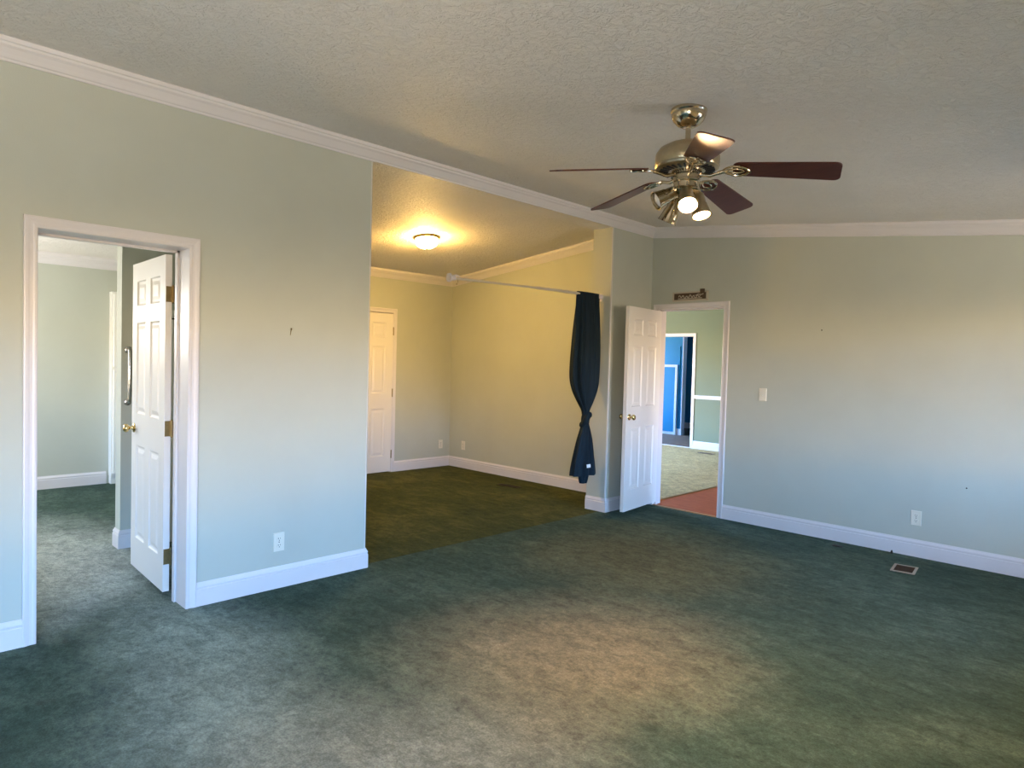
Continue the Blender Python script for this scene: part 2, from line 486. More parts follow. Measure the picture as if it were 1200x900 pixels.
# walls
def wins(names): return [(s0, s1, z0, z1) for nm, ax, a, b, (s0, s1), z0, z1 in WINDOWS if nm in names]
wall('wall_left', 'X', XDJ, XA, (-2.7, YA_END), (0, 2.84), [(DA[0] - J, DA[1] + J, 0, DA[2] + J)], M_wall)
wall('wall_left_rear', 'X', XA2, XDJ, (-2.7, YA_END), (0, 2.84), [(0.40, 1.62, 0, 2.14)], M_wall)
wall('wall_post', 'X', XA2, XA, (Y_POST, YB), (0, 2.84), [], M_wall)
wall('wall_far', 'Y', YB, 6.06, (XA2, 2.75), (0, 2.9), [(DB[0] - J, DB[1] + J, 0, DB[2] + J)], M_wall)
wall('wall_alcove_far', 'Y', YC, 6.06, (-7.2, XA2), (0, 2.9), [], M_wall)
wall('wall_alcove_end', 'X', -7.2, XD, (2.4, YC), (0, 2.7), [(DD[0] - J, DD[1] + J, 0, DD[2] + J)], M_wall)
wall('wall_alcove_backing', 'X', -7.26, -7.2, (2.4, 6.06), (0, 2.7), [], M_wall)  # added unseen slab, stops light leaking round the closed door
wall('wall_alcove_left', 'Y', 2.40, YA_END, (-8.4, XA2), (0, 2.9), [], M_wall)
wall('wall_bath_far', 'X', -8.4, XBATH, (-1.35, 2.40), (0, 2.6), [], M_wall)
wall('wall_bath_back', 'Y', -1.35, -1.20, (-8.4, XA2), (0, 2.9), wins(['bath']), M_wall)
wall('wall_partition', 'X', -5.53, -5.41, (1.42, 2.40), (0, 2.72), [], M_wall)
wall('wall_right', 'X', 0.60, 0.75, (-2.7, YB), (0, 2.5), wins(['right', 'side']), M_wall)
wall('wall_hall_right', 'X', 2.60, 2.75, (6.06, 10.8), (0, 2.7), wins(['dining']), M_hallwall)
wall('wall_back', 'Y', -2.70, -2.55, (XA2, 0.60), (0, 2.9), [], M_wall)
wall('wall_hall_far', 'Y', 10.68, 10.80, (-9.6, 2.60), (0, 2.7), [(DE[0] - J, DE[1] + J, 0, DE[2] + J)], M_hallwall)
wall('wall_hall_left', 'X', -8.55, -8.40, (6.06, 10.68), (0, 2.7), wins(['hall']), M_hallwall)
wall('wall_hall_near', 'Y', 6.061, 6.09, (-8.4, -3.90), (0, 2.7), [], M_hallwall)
wall('wall_blue_left', 'X', -9.65, -9.50, (10.80, 14.3), (0, 2.7), wins(['blue']), M_bluewall)
wall('wall_blue_far', 'Y', 14.10, 14.25, (-9.6, -5.3), (0, 2.7), [], M_bluewall)
wall('wall_blue_right', 'X', -5.45, -5.30, (10.80, 14.1), (0, 2.7), [], M_bluewall)
wall('wall_blue_near', 'Y', 10.80, 10.83, (-9.5, -5.45), (0, 2.7), [(DE[0] - J, DE[1] + J, 0, DE[2] + J)], M_bluewall)
wall('wall_blue_partition', 'Y', 12.50, 12.62, (-9.5, -7.375), (0, 2.62), [], M_bluewall)

# ceilings
def sloped(name, x0, z0, x1, z1, y0, y1, mat, th=0.06):
    v = [(x0, y0, z0), (x1, y0, z1), (x1, y1, z1), (x0, y1, z0)]
    v += [(x, y, z + th) for x, y, z in v]
    return struct(MB().add(v, [(0, 1, 2, 3), (7, 6, 5, 4), (0, 4, 5, 1), (1, 5, 6, 2), (2, 6, 7, 3), (3, 7, 4, 0)], False).build(name, mat))
sloped('ceiling', XA - 0.10, ceil_r(XA - 0.10), 0.80, ceil_r(0.80), -2.7, 6.05, M_ceil)
struct(MB().box(0.80, 2.55, 2.0, 6.4, 2.16, 2.24).build('ceiling_sky_blocker', M_ceil))  # added unseen slab, keeps high sky out of the right window
struct(MB().box(0.80, 5.0, 2.0, 6.4, -0.25, -0.15).build('floor_ground_blocker', M_greyvinyl))  # added unseen slab, cuts the ground light entering the right window
sloped('ceiling_alcove', -8.4, ceil_l(-8.4), XA2 + 0.10, ceil_l(XA2 + 0.10), -2.7, 6.05, M_ceil)
struct(MB().box(XA2, XA, YA_END - .03, Y_POST + .03, 2.764, 2.86).build('ceiling_beam', M_ceil))
struct(MB().box(-8.55, 2.75, 6.05, 10.75, 2.62, 2.68).build('ceiling_hall', M_ceil))
struct(MB().box(-9.65, -5.3, 10.75, 14.3, 2.62, 2.68).build('ceiling_blue', M_ceil))

# ------------------------------------------------------------------ trim
BASE = [(0, 0), (0.015, 0), (0.015, 0.094), (0.011, 0.098), (0.0115, 0.104), (0.014, 0.108), (0.012, 0.116), (0.006, 0.126), (0.004, 0.134), (0, 0.134)]
def baseboard(name, *paths):
    mb = MB()
    for p in paths: mb.sweep([(x, y, 0) for x, y in p], BASE)
    return struct(mb.build(name, M_trim))
baseboard('baseboard_left', [(XA, YBACK), (XA, 0.604)], [(XA, 1.4075), (XA, YA_END), (XA2, YA_END)])
baseboard('baseboard_post', [(XA2, Y_POST), (XA, Y_POST), (XA, YB), (-3.853, YB)])
baseboard('baseboard_far', [(-3.019, YB), (XR, YB), (XR, YBACK)])
baseboard('baseboard_back', [(XR, YBACK), (XA, YBACK)])
baseboard('baseboard_alcove', [(XD, 4.979), (XD, YC), (XA2, YC)], [(XA2, YA_END), (XD, YA_END), (XD, 4.142)])
baseboard('baseboard_bath', [(XBATH, -1.2), (XBATH, 2.02)])
baseboard('baseboard_partition', [(-5.53, 2.40), (-5.53, 1.42), (-5.41, 1.42), (-5.41, 2.40)][0:2] + [(-5.41, 1.42), (-5.41, 2.40)])
baseboard('baseboard_hall', [(-6.05, 10.68), (2.60, 10.68)], [(-8.4, 10.68), (-7.107, 10.68)])
baseboard('baseboard_blue', [(-9.5, 14.10), (-5.45, 14.10)], [(-9.5, 12.50), (-7.375, 12.50), (-7.375, 12.62)])

CROWN = [(0, 0), (0.010, 0.0), (0.014, 0.010), (0.020, 0.014), (0.030, 0.030), (0.044, 0.050), (0.056, 0.060), (0.060, 0.070), (0.068, 0.074), (0.072, 0.086), (0.072, 0.12), (0, 0.12)]
def crown(name, paths):
    mb = MB()
    for p in paths: mb.sweep(p, CROWN)
    return struct(mb.build(name, M_trim))
zb = 2.762
crown('trim_1', [[(XA, YBACK, zb), (XA, YB, zb), (XR, YB, zb - SLOPE * (XR - XA))]])
crown('trim_2', [[(XD, YA_END, ceil_l(XD) - .098), (XD, YC, ceil_l(XD) - .098), (XA2, YC, ceil_l(XA2) - .096)]])
crown('trim_3', [[(XBATH, -1.2, ceil_l(XBATH) - .106), (XBATH, 2.40, ceil_l(XBATH) - .106)]])

# door casings: a moulded profile mitred round three sides. (across, proud): across measured outwards from the opening
CASE = [(0.0, 0.0), (0.0, 0.009), (0.004, 0.012), (0.012, 0.013), (0.020, 0.011), (0.030, 0.0125), (0.040, 0.016), (0.050, 0.018), (0.056, 0.016), (0.057, 0.0)]
def casing(name, axis, face, sgn, u0, u1, head, th0, th1, stop_at=None, wide=1.0, mat=None, both=True):
    mb = MB()
    def P(u, t, z): return (t, u, z) if axis == 'X' else (u, t, z)
    def run(face, sgn):
        rings = []
        for (u, z, du, dz) in ((u0, 0, -1, 0), (u0, head, -1, 1), (u1, head, 1, 1), (u1, 0, 1, 0)):
            rings.append([P(u + du * a * wide, face + sgn * t, z + dz * a * wide) for a, t in CASE])
        m = len(CASE); v = sum(rings, []); f = []
        for i in range(3):
            for k in range(m): f.append((i * m + k, i * m + (k + 1) % m, (i + 1) * m + (k + 1) % m, (i + 1) * m + k))
        f.append(tuple(range(m))); f.append(tuple(3 * m + k for k in range(m)))
        mb.add(v, f, False)
    run(face, sgn)
    if both: run(th0 if abs(th0 - face) > abs(th1 - face) else th1, -sgn)
    # jamb boards
    def bx(a0, a1, t0, t1, z0, z1):
        if axis == 'X': mb.box(t0, t1, a0, a1, z0, z1)
        else: mb.box(a0, a1, t0, t1, z0, z1)
    bx(u0 - J, u0, th0, th1, 0, head); bx(u1, u1 + J, th0, th1, 0, head); bx(u0 - J, u1 + J, th0, th1, head, head + J)
    if stop_at:
        a, b = stop_at
        bx(u0, u0 + .012, a, b, 0, head); bx(u1 - .012, u1, a, b, 0, head); bx(u0, u1, a, b, head - .012, head)
    return struct(mb.build(name, mat or M_trim))
casing('trim_4', 'X', XA, 1, DA[0], DA[1], DA[2], XDJ, XA, (XDJ, XDJ + .034))
casing('trim_5', 'Y', YB, -1, DB[0], DB[1], DB[2], YB, 6.06, (YB + .037, YB + .075))
casing('trim_6', 'X', XD, 1, DD[0], DD[1], DD[2], -7.2, XD, None, both=False)
casing('trim_7', 'Y', 10.68, -1, DE[0], DE[1], DE[2], 10.68, 10.83, None)
# chair rail on the far hall wall, carpet strips in the doorways
RAIL = [(0, 0), (0.010, 0), (0.016, 0.012), (0.020, 0.030), (0.016, 0.048), (0.022, 0.060), (0.012, 0.068), (0, 0.068)]
mb = MB(); mb.sweep([(-6.05, 10.68, 0.882), (2.60, 10.68, 0.882)], RAIL); mb.sweep([(-8.4, 10.68, 0.882), (-7.107, 10.68, 0.882)], RAIL)
struct(mb.build('trim_8', M_trim))
M_strip = metal('worn_brass_strip', (0.42, 0.26, 0.13), 0.4)
struct(MB().sweep([(DB[0] + .001, 5.935, 0), (DB[1] - .001, 5.935, 0)], [(0.02, 0), (0.012, 0.006), (-0.012, 0.006), (-0.02, 0)]).build('trim_9', M_strip))
struct(MB().sweep([(-3.89, 6.12, 0), (-3.89, 10.66, 0)], [(0.022, 0), (0.012, 0.008), (-0.012, 0.008), (-0.022, 0)]).build('trim_10', M_strip))
struct(MB().sweep([(DE[0] + .001, 10.70, 0), (DE[1] - .001, 10.70, 0)], [(0.025, 0), (0.014, 0.007), (-0.014, 0.007), (-0.025, 0)]).build('trim_11', M_trim))
# painted panel mould on the blue partition
mb = MB()
for x0, x1, z0, z1 in ((-8.40, -7.44, 1.845, 1.87), (-7.462, -7.44, 0.14, 1.845)): mb.box(x0, x1, 12.485, 12.50, z0, z1)
struct(mb.build('trim_12', M_bluewall))
struct(MB().box(-7.385, -7.365, 12.49, 12.63, 0.134, 2.6).build('trim_13', M_trim))

def bead(name, x, y, sx, sy, z0, z1):
    r = 0.011; n = 8; mb = MB(True); o = [(0.0, 0.0)]
    pts = [(x + sx * .0015 - sx * r, y + sy * .0015), *[(x + sx * .0015 - sx * r + sx * r * math.sin(t), y + sy * .0015 - sy * r + sy * r * math.cos(t)) for t in [math.pi / 2 * k / n for k in range(n + 1)]], (x - sx * r, y - sy * r)]
    m = len(pts)
    mb.add([(a, b, z0) for a, b in pts] + [(a, b, z1) for a, b in pts], [tuple(range(m)), tuple(range(m, 2 * m))] + [(k, (k + 1) % m, m + (k + 1) % m, m + k) for k in range(m)])
    struct(mb.build(name, M_trim))
bead('trim_14', XA, Y_POST, 1, -1, 0.134, 2.764)
bead('trim_15', XA, YA_END, 1, 1, 0.134, 2.764)

# windows (outside the frame, the daylight comes through them)
for k, (nm, ax, w0, w1, (s0, s1), z0, z1) in enumerate(WINDOWS):
    mb = MB()
    m = (w0 + w1) / 2
    def bx(a0, a1, b0, b1, d=0.03):
        if ax == 'X': mb.box(m - d, m + d, a0, a1, b0, b1)
        else: mb.box(a0, a1, m - d, m + d, b0, b1)
    t = 0.04
    bx(s0, s1, z0, z0 + t); bx(s0, s1, z1 - t, z1); bx(s0, s0 + t, z0 + t, z1 - t); bx(s1 - t, s1, z0 + t, z1 - t)
    c = (s0 + s1) / 2; bx(c - .025, c + .025, z0 + t, z1 - t)
    struct(mb.build('window_%d' % (k + 1), M_trim))

# ------------------------------------------------------------------ six panel doors
def door_leaf_mesh(W, H, T, mat, name, parent, cols=2):
    # local: hinge edge at x=0, free edge at x=W, thickness y 0..T, z 0..H
    st = 0.105; mull = 0.10
    pw = (W - 2 * st - mull) / 2
    xs = [(st, st + pw), (st + pw + mull, W - st)]
    zs = [(0.235 * H / 2, 0.235 * H / 2 + 0.0)]
    b0 = 0.20; zr = [(b0, b0 + 0.60), (b0 + 0.60 + 0.20, b0 + 0.60 + 0.20 + 0.585), (0, 0)]
    top1 = H - 0.115
    zr[2] = (zr[1][1] + 0.105, top1)
    xc = sorted({0, W, *[a for p in xs for a in p]}); zc = sorted({0, H, *[a for p in zr for a in p]})
    mb = MB()
    for side in (0, 1):
        y0 = 0 if side == 0 else T
        s = 1 if side == 0 else -1          # recess direction
        for i in range(len(xc) - 1):
            for j in range(len(zc) - 1):
                x0, x1, z0, z1 = xc[i], xc[i + 1], zc[j], zc[j + 1]
                isp = any(abs(x0 - a) < 1e-6 for a, _ in xs) and any(abs(z0 - a) < 1e-6 for a, _ in zr)
                if not isp:
                    mb.add([(x0, y0, z0), (x1, y0, z0), (x1, y0, z1), (x0, y0, z1)], [(0, 1, 2, 3)], False); continue
                rings = []
                for ins, dep in ((0, 0), (0.006, 0.006), (0.014, 0.009), (0.022, 0.009), (0.044, 0.0025), (0.048, 0.002)):
                    rings.append([(x0 + ins, y0 + s * dep, z0 + ins), (x1 - ins, y0 + s * dep, z0 + ins), (x1 - ins, y0 + s * dep, z1 - ins), (x0 + ins, y0 + s * dep, z1 - ins)])
                v = sum(rings, []); f = []
                for r in range(len(rings) - 1):
                    for k in range(4): f.append((r * 4 + k, r * 4 + (k + 1) % 4, r * 4 + 4 + (k + 1) % 4, r * 4 + 4 + k))
                L = 4 * (len(rings) - 1); f.append((L, L + 1, L + 2, L + 3))
                mb.add(v, f, False)
    # edges, split to meet the face grid
    for j in range(len(zc) - 1):
        for x in (0, W): mb.add([(x, 0, zc[j]), (x, T, zc[j]), (x, T, zc[j + 1]), (x, 0, zc[j + 1])], [(0, 1, 2, 3)], False)
    for i in range(len(xc) - 1):
        for z in (0, H): mb.add([(xc[i], 0, z), (xc[i + 1], 0, z), (xc[i + 1], T, z), (xc[i], T, z)], [(0, 1, 2, 3)], False)
    # merge the coincident edge vertices so that the leaf is one closed surface
    key, nv, remap = {}, [], []
    for p in mb.v:
        k = tuple(round(c, 5) for c in p)
        if k not in key: key[k] = len(nv); nv.append(p)
        remap.append(key[k])
    mb.v = nv; mb.f = [tuple(remap[i] for i in f) for f in mb.f]
    return mb.build(name, mat, parent)
KNOB = [(0.0305, 0), (0.0305, 0.003), (0.027, 0.007), (0.014, 0.010), (0.0105, 0.016), (0.0105, 0.026), (0.014, 0.031), (0.023, 0.037), (0.0275, 0.046), (0.0265, 0.055), (0.020, 0.062), (0.008, 0.0655), (0.001, 0.066)]
def knob_pair(parent, x, z, T, mat):
    for s, y in ((-1, 0), (1, T)):
        mb = MB(True); mb.lathe(KNOB, 24, True, (0, s, 0), (x, y, z)); mb.build('knob', mat, parent)
    k = MB().bevel_box(0, 1, 0, 1, 0, 1) if False else None
def hinges(parent, zs, T, mat, side=0, jamb=(0, 0)):
    # leaf plate let into the hinge edge (x=0), knuckle barrel beside the edge, jamb plate
    for z in zs:
        mb = MB()
        mb.box(-0.0022, 0.0005, 0.002, T - 0.003, z - .045, z + .045)
        mb.box(-0.0022 - 0.012, -0.0005, -0.0005, 0.0025, z - .045, z + .045) if side == 0 else mb.box(-0.014, -0.0005, T - .0025, T + .0005, z - .045, z + .045)
        yb = -0.004 if side == 0 else T + 0.004
        mb.tube([(-0.006, yb, z - .047), (-0.006, yb, z + .047)], 0.0062, 10)
        for zz in (z - .047, z + .047): mb.ball((-0.006, yb, zz), 0.0066, 10, 6)
        mb.build('hinge', mat, parent)
T = 0.035
# door_1: left doorway, opened back into the bathroom passage; hinge edge at X=-4.137, leaf runs towards -X
d1 = struct(empty('door_1', (XA2 - 0.008, 1.345, 0.040), math.radians(180 - 2.0)), 'white six-panel door with brass knob, standing open inside the left doorway')
door_leaf_mesh(0.700, 1.962, T, M_door, 'leaf', d1)
knob_pair(d1, 0.700 - 0.062, 0.905, T, M_brass)
hinges(d1, (0.205, 0.955, 1.735), T, M_oldhinge, 0)
for z in (0.205, 0.955, 1.735):
    mb = MB(); mb.box(-0.064, -0.012, -0.0085, -0.0055, z - .045, z + .045); mb.build('hinge_plate', M_darkhinge, d1)
# door_2: far doorway, opened into the room
d2 = struct(empty('door_2', (DB[0] + 0.004, YB - 0.008, 0.040), math.radians(-83)), 'white six-panel door swung open into the room beside the post, far doorway')
door_leaf_mesh(0.700, 1.960, T, M_door, 'leaf', d2)
knob_pair(d2, 0.700 - 0.062, 0.905, T, M_brass)
d2.children[0].location = d2.children[0].location
# door_3: closed door at the end of the alcove
d3 = struct(empty('door_3', (XD - 0.022, DD[1] - 0.003, 0.012), math.radians(-90)), 'closed six-panel door in the end wall of the alcove')
door_leaf_mesh(DD[1] - DD[0] - 0.006, 2.000, T, M_door, 'leaf', d3)
hinges(d3, (0.22, 1.0, 1.78), T, M_oldhinge, 1)

# ------------------------------------------------------------------ ceiling fan
FX, FY = -1.645, 2.762
FZ = ceil_r(FX)
fan = tag(empty('ceiling_fan', (FX, FY, 0)), 'brass ceiling fan with five dark rosewood blades and a cluster of spot lamps', 'ceiling fan')
mb = MB(True)
mb.lathe([(0.066, FZ + .012), (0.082, FZ - .004), (0.083, FZ - .016), (0.079, FZ - .022), (0.080, FZ - .030), (0.070, FZ - .054), (0.050, FZ - .074), (0.030, FZ - .084), (0.018, FZ - .087)], 40)
mb.build('canopy', M_antique, fan)
mb = MB(True); mb.lathe([(0.012, FZ - .082), (0.012, FZ - .150), (0.026, FZ - .152), (0.028, FZ - .164), (0.020, FZ - .170)], 24); mb.build('downrod', M_antique, fan)
mb = MB(True)
mb.lathe([(0.022, 2.470), (0.050, 2.468), (0.095, 2.458), (0.128, 2.440), (0.143, 2.418), (0.146, 2.395), (0.146, 2.372), (0.143, 2.364), (0.146, 2.358), (0.143, 2.350), (0.128, 2.343), (0.075, 2.338)], 48)
mh = mb.build('motor_housing', M_antsatin, fan)
mb = MB()                                            # cooling slots round the underside
for k in range(28):
    a = 2 * math.pi * k / 28
    mb.M = Matrix.Rotation(a, 4, 'Z'); mb.box(0.083, 0.126, -0.0045, 0.0045, 2.3365, 2.3425)
mb.M = Matrix.Identity(4); mb.build('vent', M_dark, mh)
mb = MB(True)
mb.lathe([(0.070, 2.340), (0.070, 2.322), (0.060, 2.318), (0.060, 2.300)], 32); mb.build('flywheel', M_antique, fan)
mb = MB(True)
mb.lathe([(0.050, 2.302), (0.063, 2.298), (0.064, 2.290), (0.058, 2.284), (0.058, 2.262), (0.063, 2.257), (0.066, 2.248), (0.058, 2.238), (0.030, 2.229), (0.012, 2.226), (0.010, 2.214), (0.001, 2.210)], 36)
mb.build('switch_housing', M_antique, fan)
BZ, DROOP = 2.352, math.radians(6.3)
def blade_outline():
    pts = []
    r0, r1 = 0.205, 0.650
    w0, w1 = 0.056, 0.072
    def arc(cx, cy, r, a0, a1, n):
        return [(cx + r * math.cos(math.radians(a0 + (a1 - a0) * i / n)), cy + r * math.sin(math.radians(a0 + (a1 - a0) * i / n))) for i in range(n + 1)]
    pts += arc(r1 - .028, w1 - .028, .028, 0, 90, 6)[::1]
    pts = arc(r1 - .028, -(w1 - .028), .028, -90, 0, 6) + arc(r1 - .028, w1 - .028, .028, 0, 90, 6)
    pts += arc(r0 + .035, w0 - .035, .035, 90, 180, 6) + arc(r0 + .035, -(w0 - .035), .035, 180, 270, 6)
    return pts
PITCHB = math.radians(14)
for k in range(5):
    ang = math.radians(22 + 72 * k)
    # pitch: the clockwise edge stands higher
    R = Matrix.Translation((0, 0, BZ)) @ Matrix.Rotation(ang, 4, 'Z') @ Matrix.Rotation(DROOP, 4, 'Y') @ Matrix.Rotation(-PITCHB, 4, 'X')
    mb = MB(); mb.M = R
    o = blade_outline(); n = len(o)
    mb.add([(x, y, 0.0) for x, y in o] + [(x, y, 0.006) for x, y in o],
           [tuple(range(n - 1, -1, -1)), tuple(range(n, 2 * n))] + [(i, (i + 1) % n, n + (i + 1) % n, n + i) for i in range(n)], False)
    bl = mb.build('blade', M_blade, fan)
    mb = MB(True); mb.M = R
    mb.M = Matrix.Translation((0, 0, BZ)) @ Matrix.Rotation(ang, 4, 'Z')
    mb.tube([(0.058, 0, -0.034), (0.080, 0, -0.036), (0.105, 0, -0.042), (0.135, 0, -0.034), (0.165, 0, -0.027)], [0.010, 0.009, 0.008, 0.008, 0.009], 10)
    mb.M = R
    for s in (-1, 1):
        mb.tube([(0.160, 0, -.008), (0.180, s * .022, -.007), (0.205, s * .038, -.006), (0.235, s * .040, -.006), (0.262, s * .026, -.006), (0.275, s * .006, -.006)], 0.0055, 8)
        mb.tube([(0.165, 0, -.008), (0.195, s * .012, -.007), (0.222, s * .018, -.006), (0.245, s * .010, -.006), (0.255, 0, -.006)], 0.0045, 8)
        mb.lathe([(0.009, -.008), (0.009, -.003), (0.004, 0.0)], 12, True, None, (0.236, s * .037, 0))
    mb.lathe([(0.010, -.009), (0.010, -.003), (0.004, 0.0)], 12, True, None, (0.275, 0, 0))
    mb.build('blade_iron', M_antique, bl)
Rv = Vector((0.86, 0.51, 0)); Av = Vector((-0.51, 0.86, 0))
SPOTS = [  # root offset, mouth offset, lit
    (-0.040 * Rv + -0.010 * Av, 2.248, -0.135 * Rv + -0.045 * Av, 2.196, False),
    (0.000 * Rv + -0.035 * Av, 2.245, 0.010 * Rv + -0.105 * Av, 2.158, True),
    (0.048 * Rv + 0.018 * Av, 2.243, 0.074 * Rv + -0.008 * Av, 2.130, True),
    (-0.030 * Rv + 0.035 * Av, 2.245, -0.085 * Rv + 0.060 * Av, 2.120, False),
]
for ro, rz, mo, mz, lit in SPOTS:
    a = Vector((ro.x, ro.y, rz)); b = Vector((mo.x, mo.y, mz)); d = (b - a); L = d.length; d.normalize()
    mb = MB(True)
    mb.lathe([(0.010, 0), (0.024, 0.006), (0.030, 0.016), (0.032, L * .55), (0.036, L * .62), (0.038, L * .72), (0.043, L * .92), (0.046, L), (0.041, L - .001), (0.038, L - .020), (0.035, L - .055)], 28, True, d, a)
    sp_ = mb.build('spot_shade', M_antsatin if lit else M_antique, fan)
    mb = MB(True)
    e = 0.0 if lit else 0.017        # the unlit bulbs sit a little further out
    mb.lathe([(0.018, L - .062 + e), (0.028, L - .048 + e), (0.0335, L - .036 + e), (0.033, L - .030 + e), (0.022, L - .024 + e), (0.001, L - .022 + e)], 24, True, d, a)
    tag(mb.build('bulb', M_bulb_on if lit else M_bulb_off, sp_), 'lit reflector bulb' if lit else 'unlit white reflector bulb')
mb = MB(True)
c = -0.052 * Rv - 0.040 * Av
for i in range(26): mb.ball((c.x, c.y, 2.245 - i * .0052), 0.0021, 8, 5)
mb.lathe([(0.002, 2.112), (0.005, 2.106), (0.006, 2.094), (0.003, 2.086)], 12, True, None, (c.x, c.y, 0))
mb.build('pull_chain', M_antique, fan)

# ------------------------------------------------------------------ flush light in the alcove
lx, ly = -5.56, 4.27
lz = ceil_l(lx)
fl = tag(empty('ceiling_light', (lx, ly, lz)), 'small lit flush dome light with brass rim on the alcove ceiling', 'ceiling light')
fl.rotation_euler = (0, -math.atan(SLOPE2), 0)
mb = MB(True); mb.lathe([(0.120, 0.012), (0.136, -0.002), (0.138, -0.014), (0.130, -0.022), (0.116, -0.024), (0.112, -0.018)], 40); mb.build('rim', M_brass, fl)
mb = MB(True); mb.lathe([(0.114, -0.016), (0.116, -0.040), (0.112, -0.064), (0.098, -0.086), (0.074, -0.102), (0.040, -0.112), (0.010, -0.115)], 40); mb.build('glass_dome', M_dome, fl)
mb = MB(True); mb.lathe([(0.009, -0.112), (0.011, -0.118), (0.008, -0.126), (0.002, -0.130)], 16); mb.build('finial', M_brass, fl)

# ------------------------------------------------------------------ curtain rod and knotted curtain
XRD = -4.02
rod = tag(empty('curtain_rod', (XRD, Y_POST, 2.100)), 'beige curtain rod with a loose left end reaching across the alcove opening', 'curtain rod')
def yz(y, z): return (0, y - Y_POST, z - 2.100)
mb = MB(True)
mb.tube([yz(4.30, 2.098), yz(4.80, 2.104), yz(5.20, 2.102)], 0.0125, 14)
mb.tube([yz(3.35, 2.079), yz(3.80, 2.088), yz(4.32, 2.098)], 0.0085, 14)
mb.build('rod', M_rod, rod)
mb = MB(True)
mb.lathe([(0.030, 0), (0.030, 0.004), (0.022, 0.010), (0.020, 0.034), (0.017, 0.036)], 20, True, (0, -1, 0), yz(Y_POST, 2.100)); mb.box(-.016, .016, -.006, 0, -.045, -.002)
mb.build('bracket', M_clearplastic, rod)
mb = MB(True)
mb.lathe([(0.034, 0), (0.036, 0.006), (0.026, 0.014), (0.020, 0.022), (0.018, 0.062), (0.014, 0.066)], 20, True, (0, 1, 0.02), yz(3.312, 2.079))
mb.box(-.020, .020, 3.308 - Y_POST, 3.316 - Y_POST, -.050, .012); mb.tube([yz(3.36, 2.097), yz(3.385, 2.106), yz(3.42, 2.098)], 0.006, 8)
mb.build('bracket', M_clearplastic, rod)
mb = MB(True)
mb.tube([yz(3.40, 2.076), yz(3.405, 2.055), yz(3.395, 2.040)], [0.0028, 0.0026, 0.0022], 8); mb.lathe([(0.006, 0), (0.006, .003), (0.002, .005)], 12, True, (0, -.3, -1), yz(3.393, 2.038))
mb.build('screw', M_chrome, rod)

cur = tag(empty('curtain', (XRD, 5.04, 0.30)), 'dark teal curtain tied in a knot, hanging bunched beside the post', 'curtain')
def loft(rings, nseg=72, pleats=9, seed=0):
    rnd = random.Random(seed)
    ph = [rnd.uniform(0, 6.28) for _ in range(4)]
    v, f = [], []
    for (z, yc, xc, w, d, pl) in rings:
        for k in range(nseg):
            a = 2 * math.pi * k / nseg
            r = 1 + pl * (math.sin(pleats * a + ph[0] + z * .8) * .6 + math.sin((pleats + 4) * a + ph[1] - z * 1.4) * .4)
            v.append((xc + d * r * math.cos(a), yc + w * (1 + .25 * (r - 1)) * math.sin(a), z))
    n = len(rings)
    for i in range(n - 1):
        for k in range(nseg): f.append((i * nseg + k, i * nseg + (k + 1) % nseg, (i + 1) * nseg + (k + 1) % nseg, (i + 1) * nseg + k))
    f.append(tuple(range(nseg))); f.append(tuple((n - 1) * nseg + k for k in range(nseg)))
    return v, f
def interp(keys, n):
    out_ = []
    for i in range(n):
        t = i / (n - 1) * (len(keys) - 1); k = min(int(t), len(keys) - 2); u = t - k; u = u * u * (3 - 2 * u) if False else u
        p0, p1, p2, p3 = keys[max(k - 1, 0)], keys[k], keys[k + 1], keys[min(k + 2, len(keys) - 1)]
        out_.append(tuple(0.5 * (2 * b + (c - a) * u + (2 * a - 5 * b + 4 * c - d) * u * u + (3 * b - a - 3 * c + d) * u ** 3) for a, b, c, d in zip(p0, p1, p2, p3)))
    return out_
cz = 0.30
up_keys = [(2.124 - cz, 0, 0, .168, .022, .08), (2.112 - cz, 0, 0, .171, .026, .15), (2.085 - cz, 0, 0, .170, .026, .30), (1.90 - cz, -.004, 0, .172, .045, .40), (1.62 - cz, -.012, 0, .184, .062, .42), (1.34 - cz, -.020, 0, .188, .072, .40), (1.20 - cz, -.012, 0, .160, .070, .36), (1.09 - cz, 0.0, 0, .100, .058, .30), (1.00 - cz, .010, 0, .044, .040, .20), (0.955 - cz, .010, 0, .034, .034, .15)]
mb = MB(True); mb.add(*loft(interp(up_keys, 60), 84, 8, 2)); mb.build('drape', M_cloth, cur)
mb = MB(True)
pts = [(0.030 * math.cos(t) + .004, .012 + .030 * math.sin(t), 0.900 - cz + .050 * math.sin(t + .9) + .012 * math.cos(2 * t)) for t in [i * 2 * math.pi / 24 * 1.15 for i in range(25)]]
mb.tube(pts, [0.027 + .004 * math.sin(i * 1.1) for i in range(25)], 14)
mb.ball((0, .012, 0.90 - cz), 0.044, 18, 12, (.9, .95, 2.2))
mb.build('knot', M_cloth, cur)
lo_keys = [(0.87 - cz, .012, 0, .034, .034, .15), (0.82 - cz, .010, 0, .048, .044, .25), (0.72 - cz, .008, 0, .085, .058, .36), (0.58 - cz, .006, 0, .120, .070, .42), (0.46 - cz, .004, 0, .148, .076, .42), (0.385 - cz, .004, 0, .160, .078, .40), (0.370 - cz, .004, 0, .160, .078, .40)]
mb = MB(True); mb.add(*loft(interp(lo_keys, 36), 84, 7, 5))
tl = [(0.44 - cz, .010, 0, .062, .040, .2), (0.34 - cz, .008, 0, .058, .038, .2), (0.295 - cz, .006, 0, .044, .032, .2), (0.290 - cz, .006, 0, .042, .030, .2)]
mb.add(*loft(interp(tl, 12), 48, 5, 6)); mb.build('skirt', M_cloth, cur)
